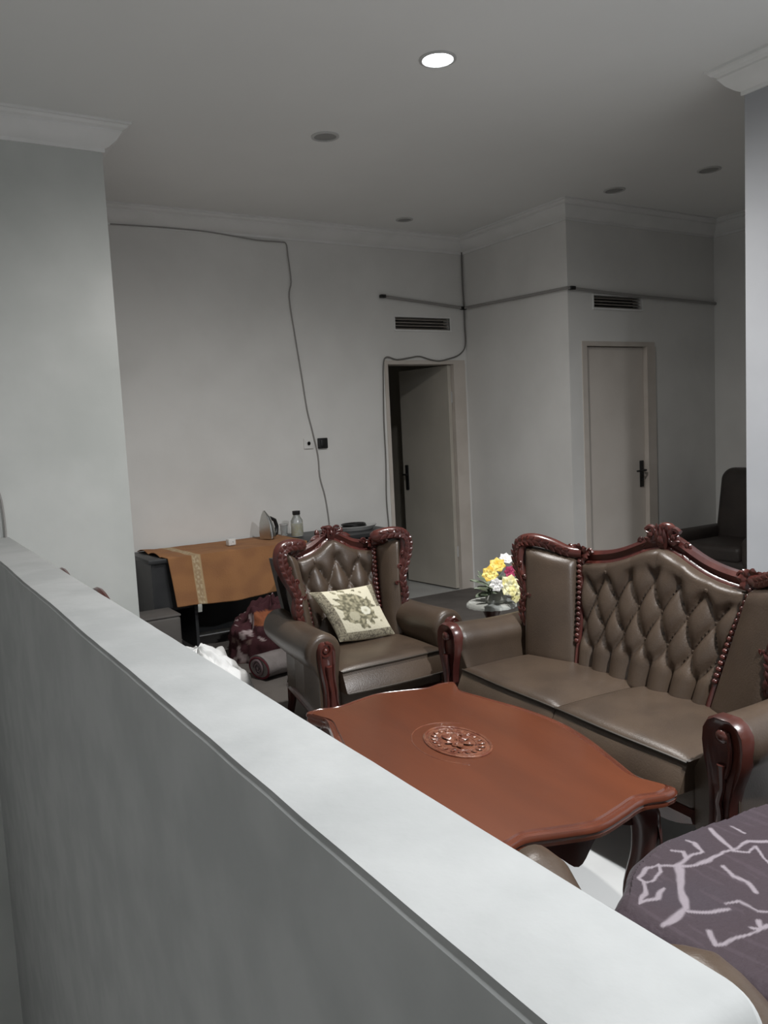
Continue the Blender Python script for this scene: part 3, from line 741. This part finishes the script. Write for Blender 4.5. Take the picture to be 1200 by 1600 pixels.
def cloth(u, v):
    x = CX0+(CX1-CX0)*u; L1 = DY1-DY0-.03; d = v*(L1+.345)
    nz = .004*noise.noise(Vector((x*6, d*4, 0)))
    lift = .02*math.exp(-((x-CX0)/.12)**2)*sm(.1, .5, 1-v)*abs(math.sin(d*14))
    if d < L1: return Vector((x-.06*(1-v)*(1-u), DY1-.03-d+.03, DZ+.005+abs(nz)+lift))
    e = d-L1; wv = .010*math.sin(x*13)*min(1, e/.15)+.006*math.sin(x*31+1)*min(1, e/.2)
    return Vector((x+.03*e/.3*(1-u), DY0-.012-.004-wv-.01*e/.3, DZ+.003-e-.008*math.sin(x*7)*e/.3-.03*u*e/.33*0))
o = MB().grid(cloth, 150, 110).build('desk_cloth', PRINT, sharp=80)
o.modifiers.new('thickness', 'SOLIDIFY').thickness = .004
def ccol(u, v):
    n_ = noise.noise(Vector((u*8, v*8, 0))); c = mix((.34, .160, .065), (.29, .135, .058), sm(-.3, .5, n_))
    if .155 < u < .215:
        c = mix((.40, .28, .16), (.58, .47, .31), sm(-.05, .3, noise.noise(Vector((u*90, v*45, 3)))+.15*math.sin(v*150)))
        if u < .165 or u > .205: c = (.48, .35, .2)
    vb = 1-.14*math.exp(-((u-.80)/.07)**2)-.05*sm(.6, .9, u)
    if v > vb: c = mix(c, (.17, .085, .03), .75)  # fold shadow painted into the cloth colour, lower right hem
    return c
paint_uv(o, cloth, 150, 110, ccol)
tag(o, 'orange cloth with a pale ornamental stripe hanging over the desk front', 'tablecloth')
# tail of the stripe under the hem
MB().grid(lambda u, v: Vector((1.78+.028*u, DY0-.03-.003*math.sin(v*5), .37-.055*v)), 3, 6, lambda u, v: Vector((1.78+.028*u, DY0-.027, .37-.055*v))).build('stripe_tail', LACE, o)

# iron standing on its heel
p = onY(424, 842, 5.72); t = thing('clothes_iron', 'silver clothes iron standing upright on the desk', 'iron', (p.x-.01, 5.72, DZ+.013), math.radians(-65))
so = MB(); prof = [(.0, .052), (.05, .055), (.12, .048), (.18, .026), (.215, .004)]
so.loft([[Vector((sx*w_, y, z)) for sx, y in ((-1, -.045), (-1, -.055), (1, -.055), (1, -.045))] for z, w_ in prof]); so.build('soleplate', CHROME, t, sharp=50)
bd = MB(); bd.loft([[Vector((math.cos(a)*w_*.95, -.045+(math.sin(a)*.5+.5)*dp, z)) for a in [2*PI*k/14 for k in range(14)]] for z, w_, dp in ((.0, .05, .07), (.03, .052, .09), (.10, .045, .075), (.16, .028, .05), (.205, .006, .012))]); bd.build('body', CHROME, t)
MB().tube([(0, .02, .01), (0, .075, .03), (0, .085, .08), (0, .065, .13), (0, .01, .155)], [.016, .017, .015, .015, .013], 10).build('grip', BLACK, t)
# jar
p = onY(465, 838, 5.70); t = thing('storage_jar', 'clear jar with dark lid and yellowish contents beside the iron', 'jar', (p.x, 5.70, DZ+.006))
MB().lathe([(.045, 0), (.047, .02), (.047, .12), (.03, .15), (.026, .165)], seg=20).build('jar_body', GLASS, t)
MB().lathe([(.041, .004), (.042, .09), (.0, .092)], seg=16).build('contents', CREAM, t)
MB().lathe([(.028, .165), (.030, .17), (.030, .195), (.0, .198)], seg=16).build('lid', BLACK, t)
p = onY(446, 838, 5.80); t = thing('drinking_glass', 'small grey tumbler between the iron and the jar', 'glass', (p.x, 5.82, DZ+.006))
MB().lathe([(.025, 0), (.032, .09), (.030, .09), (.023, .005)], seg=18).build('tumbler_body', GLASS, t)
MB().lathe([(.0335, .084), (.0335, .092), (.030, .092), (.030, .084)], seg=18).build('rim', RIM, t)
p = onY(361, 851, 5.62); t = thing('power_adapter', 'small white box lying on the orange cloth', 'adapter', (p.x, 5.62, DZ+.008), .2)
MB().rbox((0, 0, .025), (.030, .022, .024), .006, 2).build('housing', WHITEP, t); MB().ell((.004, -.023, .028), (.006, .002, .006)).build('button', RIM, t)
p = onY(560, 830, 5.72); t = thing('shallow_tray', 'shallow grey tray of cords on the desk behind the armchair', 'tray', (3.22, 5.72, DZ+.002))
MB().lathe([(.0, 0), (.15, 0), (.185, .032), (.181, .034), (.148, .006), (0, .005)], seg=26, sx=1.05, sy=.8).build('dish', RIM, t)
co = MB(); co.tube([Vector((math.cos(a)*(.085+.02*math.sin(a*.37)), math.sin(a)*.065, .02+.0022*a*.5)) for a in [k*.35 for k in range(70)]], .008, 6); co.build('coiled_cord', BLACK, t)

# grey box in front of the desk's left end
t = thing('storage_box', 'plain grey box on the floor before the desk', 'box', (1.385, 5.27, .007))
MB().rbox((0, 0, .18), (.195, .13, .18), .02, 2).build('box_body', BOXM, t); MB().rbox((0, 0, .366), (.196, .131, .008), .006, 2).build('lid', BOXM, t)

# ------------------------------------------------------------------ bedding on the floor
def heap(name, c, r, m, seed, amp=.25, sc=3., nu=64, nv=36, fold=0, flat=.0):
    c = Vector(c)
    def fn(u, v):
        a = 2*PI*u; b_ = PI*.5*v
        d = Vector((math.cos(a)*math.cos(b_), math.sin(a)*math.cos(b_), math.sin(b_)))
        k = 1+amp*noise.noise(d*sc+Vector((seed, 0, 0)))+amp*.4*noise.noise(d*sc*2.6+Vector((seed, 5, 0)))+fold*abs(math.sin(a*5+seed+3*b_))*.1
        p = Vector((d.x*r[0]*k, d.y*r[1]*k, max(0, d.z)**.7*r[2]*k)); return c+p
    o = MB().grid(fn, nu, nv).build(name, m, sharp=80); return o
wc = heap('white_bedsheet', (1.35, 4.14, .007), (.25, .34, .35), WCLOTH, 3, .13, 2.3, fold=1)
for v_ in wc.data.vertices:
    if v_.co.y > YA-.03: v_.co.y = YA-.03
tag(wc, 'crumpled bright white sheet heaped on the floor behind the parapet', 'bedsheet')
pbk = heap('patterned_blanket', (2.21, 5.13, .007), (.28, .22, .34), PRINT, 11, .22, 2.6, 110, 70, fold=1)
ORP = onY(412, 968, 4.95)
def blk(co):
    q_ = Vector((co.x*11, co.y*11, co.z*13)); n_ = noise.cell(q_+Vector((noise.noise(q_*.7)*1.5, noise.noise(q_*.7+Vector((9, 0, 0)))*1.5, noise.noise(q_*.5)*1.2)))
    if n_ > .56: c = (.36, .29, .29)
    elif n_ > .46: c = (.16, .10, .09)
    else: c = (.045, .009, .013)
    if abs((co-ORP).dot(r2)) < .07 and abs((co-ORP).dot(u2)) < .045 and co.y < 5.1: c = (.24, .075, .03)
    return c
paint(pbk, blk); tag(pbk, 'dark red patterned blanket bundled on the floor beneath the desk', 'blanket')
t = thing('rolled_quilt', 'rolled mauve-grey quilt with dark red trim lying before the patterned blanket', 'quilt', (2.07, 4.67, .013), math.radians(12))
m = MB(); loops = []
for i in range(25):
    x = -.19+.55*i/24; k = 1+.06*noise.noise(Vector((x*9, 0, 2))); loops.append([Vector((x, math.cos(a)*.11*k, .070+math.sin(a)*.070*k)) for a in [2*PI*q_/18 for q_ in range(18)]])
m.loft(loops); m.build('roll', GREYF, t)
m = MB(); m.scroll((-.196, 0, .062), .055, 2.2, .009, (0, 1, 0), (0, 0, 1)); m.build('rolled_end', MAUVE, t)
m = MB(); m.tube([Vector((-.188, math.cos(a)*.101, .062+math.sin(a)*.063)) for a in [2*PI*q_/20 for q_ in range(20)]], .008, 6, closed=True); m.build('trim', DARKRED, t)
rg = MB().rbox((2.875, 4.55, .003), (1.675, 1.40, .003), .0025, 1).build('area_rug', mat('rug_pile', (.13, .115, .105), .95, (.165, .148, .135), 4, .4, 220), sharp=60)
tag(rg, 'plain grey-brown rug on the far floor beneath the armchair', 'rug')

# ------------------------------------------------------------------ side table and flowers in the corner
t = thing('side_table', 'small round wooden table between armchair and sofa', 'side table', (2.78, 3.46, .0065))
MB().lathe([(0, .50), (.115, .50), (.122, .508), (.122, .518), (.115, .525), (0, .525)], seg=36).build('tabletop', WOOD, t)
MB().lathe([(.05, .03), (.035, .10), (.022, .18), (.035, .26), (.045, .33), (.025, .42), (.06, .50)], seg=20).build('pedestal', WOODD, t)
for k in range(3):
    a = k*2*PI/3+.3; MB().tube(cr([(.03*math.cos(a), .03*math.sin(a), .11), (.10*math.cos(a), .10*math.sin(a), .075), (.17*math.cos(a), .17*math.sin(a), .0)], 4), lerpr([.022, .016, .014], 9), 8).build('leg', WOODD, t)
dl = MB(); n = 60
dl.loft([[Vector((math.cos(a)*r_*(1+.05*abs(math.sin(a*9))), math.sin(a)*r_*(1+.05*abs(math.sin(a*9))), z)) for a in [2*PI*k/n for k in range(n)]] for r_, z in ((.02, .528), (.08, .528), (.119, .5275), (.131, .516), (.1325, .503))], cap=False)
dl.build('lace_doily', LACE); o = bpy.data.objects['lace_doily']; o.location = (2.78, 3.46, .008); tag(o, 'white scalloped doily on the round side table', 'doily')
t = thing('flower_arrangement', 'yellow, white and crimson artificial flowers with grey-green leaves', 'flowers', (2.78, 3.42, .537))
MB().lathe([(.05, 0), (.06, .02), (.05, .05), (.035, .07), (.045, .085)], seg=20).build('vase', LACE, t)
R = random.Random(5)
def flower(c, r, m, d):
    f = MB(); c = Vector(c); d = Vector(d).normalized(); q_ = Vector((0, 0, 1)).rotation_difference(d)
    for ring, (nn, rr_, tilt) in enumerate(((7, 1.0, .25), (6, .72, .55), (4, .4, .9))):
        for k in range(nn):
            a = 2*PI*k/nn+ring*.5; dr = q_ @ Vector((math.cos(a)*math.cos(tilt), math.sin(a)*math.cos(tilt), math.sin(tilt)))
            f.leaf(c, c+dr*r*rr_, r*.42*rr_**.5, q_ @ Vector((-math.cos(a)*math.sin(tilt), -math.sin(a)*math.sin(tilt), math.cos(tilt))))
    f.ell(c+d*r*.25, (r*.2,)*3, 6, 4); f.build('flower', m, t)
    MB().tube([Vector((0, 0, .07)), Vector((c.x*.4, c.y*.4, c.z*.6+.02)), c], .003, 5).build('stem', LEAFM, t)
def wf_(px, py, Y): p_ = onY(px, py, Y); return p_-Vector((2.78, 3.42, .53))
flower(wf_(777, 888, 3.42), .052, YELLOW, (-.5, -.6, .7)); flower(wf_(766, 900, 3.36), .050, YELLOW, (-.6, -.7, .4)); flower(wf_(790, 878, 3.46), .045, WHITEF, (-.2, -.6, .8))
flower(wf_(795, 918, 3.30), .066, PALEY, (-.4, -.9, .3)); flower(wf_(803, 932, 3.30), .046, PALEY, (0, -1, .1)); flower(wf_(775, 916, 3.32), .042, WHITEF, (-.5, -.8, .2))
flower(wf_(796, 897, 3.33), .040, CRIMSON, (-.3, -.9, .4)); flower(wf_(815, 895, 3.34), .045, CRIMSON, (.2, -.9, .5)); flower(wf_(812, 876, 3.45), .040, CRIMSON, (.2, -.7, .8))
lv = MB()
for k in range(26):
    a = R.uniform(0, 2*PI); el = R.uniform(-.15, .6); L_ = R.uniform(.09, .16)
    b0 = Vector((0, 0, .075)); d = Vector((math.cos(a)*math.cos(el), math.sin(a)*math.cos(el), math.sin(el))); lf_ = MB().leaf(b0+d*.04, b0+d*L_, .020, (0, 0, 1)+Vector((0, 0, 0)) if False else Vector((0, 0, 1)))
    lf_.build('leaf', LEAFM, t)
for px, py in ((745, 925), (750, 935), (762, 922), (770, 932), (742, 938)):
    b1 = wf_(px, py, 3.30); b1.z = max(b1.z, .02); MB().leaf(b1*.35+Vector((0, 0, .04)), b1, .022, (0, -.5, 1)).build('leaf', LEAFM, t)

# ------------------------------------------------------------------ wooden chairs behind the parapet
def wood_chair(label, loc, rz):
    t = thing('dining_chair', label, 'chair', loc, rz, 'wooden chairs behind the parapet')
    MB().rbox((0, 0, .44), (.21, .20, .02), .012, 2).build('seat', WOOD, t)
    for sx in (-1, 1):
        MB().tube([(sx*.17, -.16, .43), (sx*.175, -.17, .2), (sx*.18, -.175, 0)], [.022, .019, .015], 8).build('leg', WOOD, t)
        MB().tube([(sx*.17, .22, 0), (sx*.17, .18, .43), (sx*.165, .20, .70), (sx*.13, .22, .90)], [.016, .021, .018, .016], 8).build('leg', WOOD, t)
    MB().tube(cr([(-.15, .22, .86), (-.11, .225, .915), (0, .23, .945), (.11, .225, .915), (.15, .22, .86)], 5), [.017]*21, 8).build('crest_rail', WOOD, t)
    for k in range(-2, 3): MB().tube([(k*.05, .185, .45), (k*.055, .215, .92-.006*k*k)], .008, 6).build('spindle', WOOD, t)
    return t
A = wood_chair('red-brown wooden chair behind the parapet, farther of the two', (.885, 3.80, 0), PI/2)
B = copy_tree(A); B.location = (.895, 3.16, 0); B['label'] = 'red-brown wooden chair behind the parapet, nearer of the two'

# ------------------------------------------------------------------ dark armchair in the shaded corner
t = thing('lounge_chair', 'dark padded high-backed chair in the shaded far right corner', 'armchair', (5.85, 4.12, 0), -PI/2)
MB().rbox((0, .0, .24), (.38, .34, .12), .05, 3).build('base', LEATHERD, t)
MB().rbox((0, -.04, .40), (.27, .30, .07), .05, 4).build('seat_cushion', LEATHERD, t)
MB().rbox((0, .25, .66), (.33, .10, .37), .09, 5, fn=lambda p: Vector((p.x*(1-.12*max(0, p.z/.37)), p.y+.10*p.z, p.z))).build('backrest', LEATHERD, t)
for sg in (-1, 1):
    MB().rbox((sg*.34, -.02, .42), (.075, .33, .13), .06, 4).build('armrest', LEATHERD, t)
    for y in (-.28, .26): MB().tube([(sg*.30, y, .13), (sg*.31, y, 0)], [.03, .02], 8).build('leg', WOODD, t)
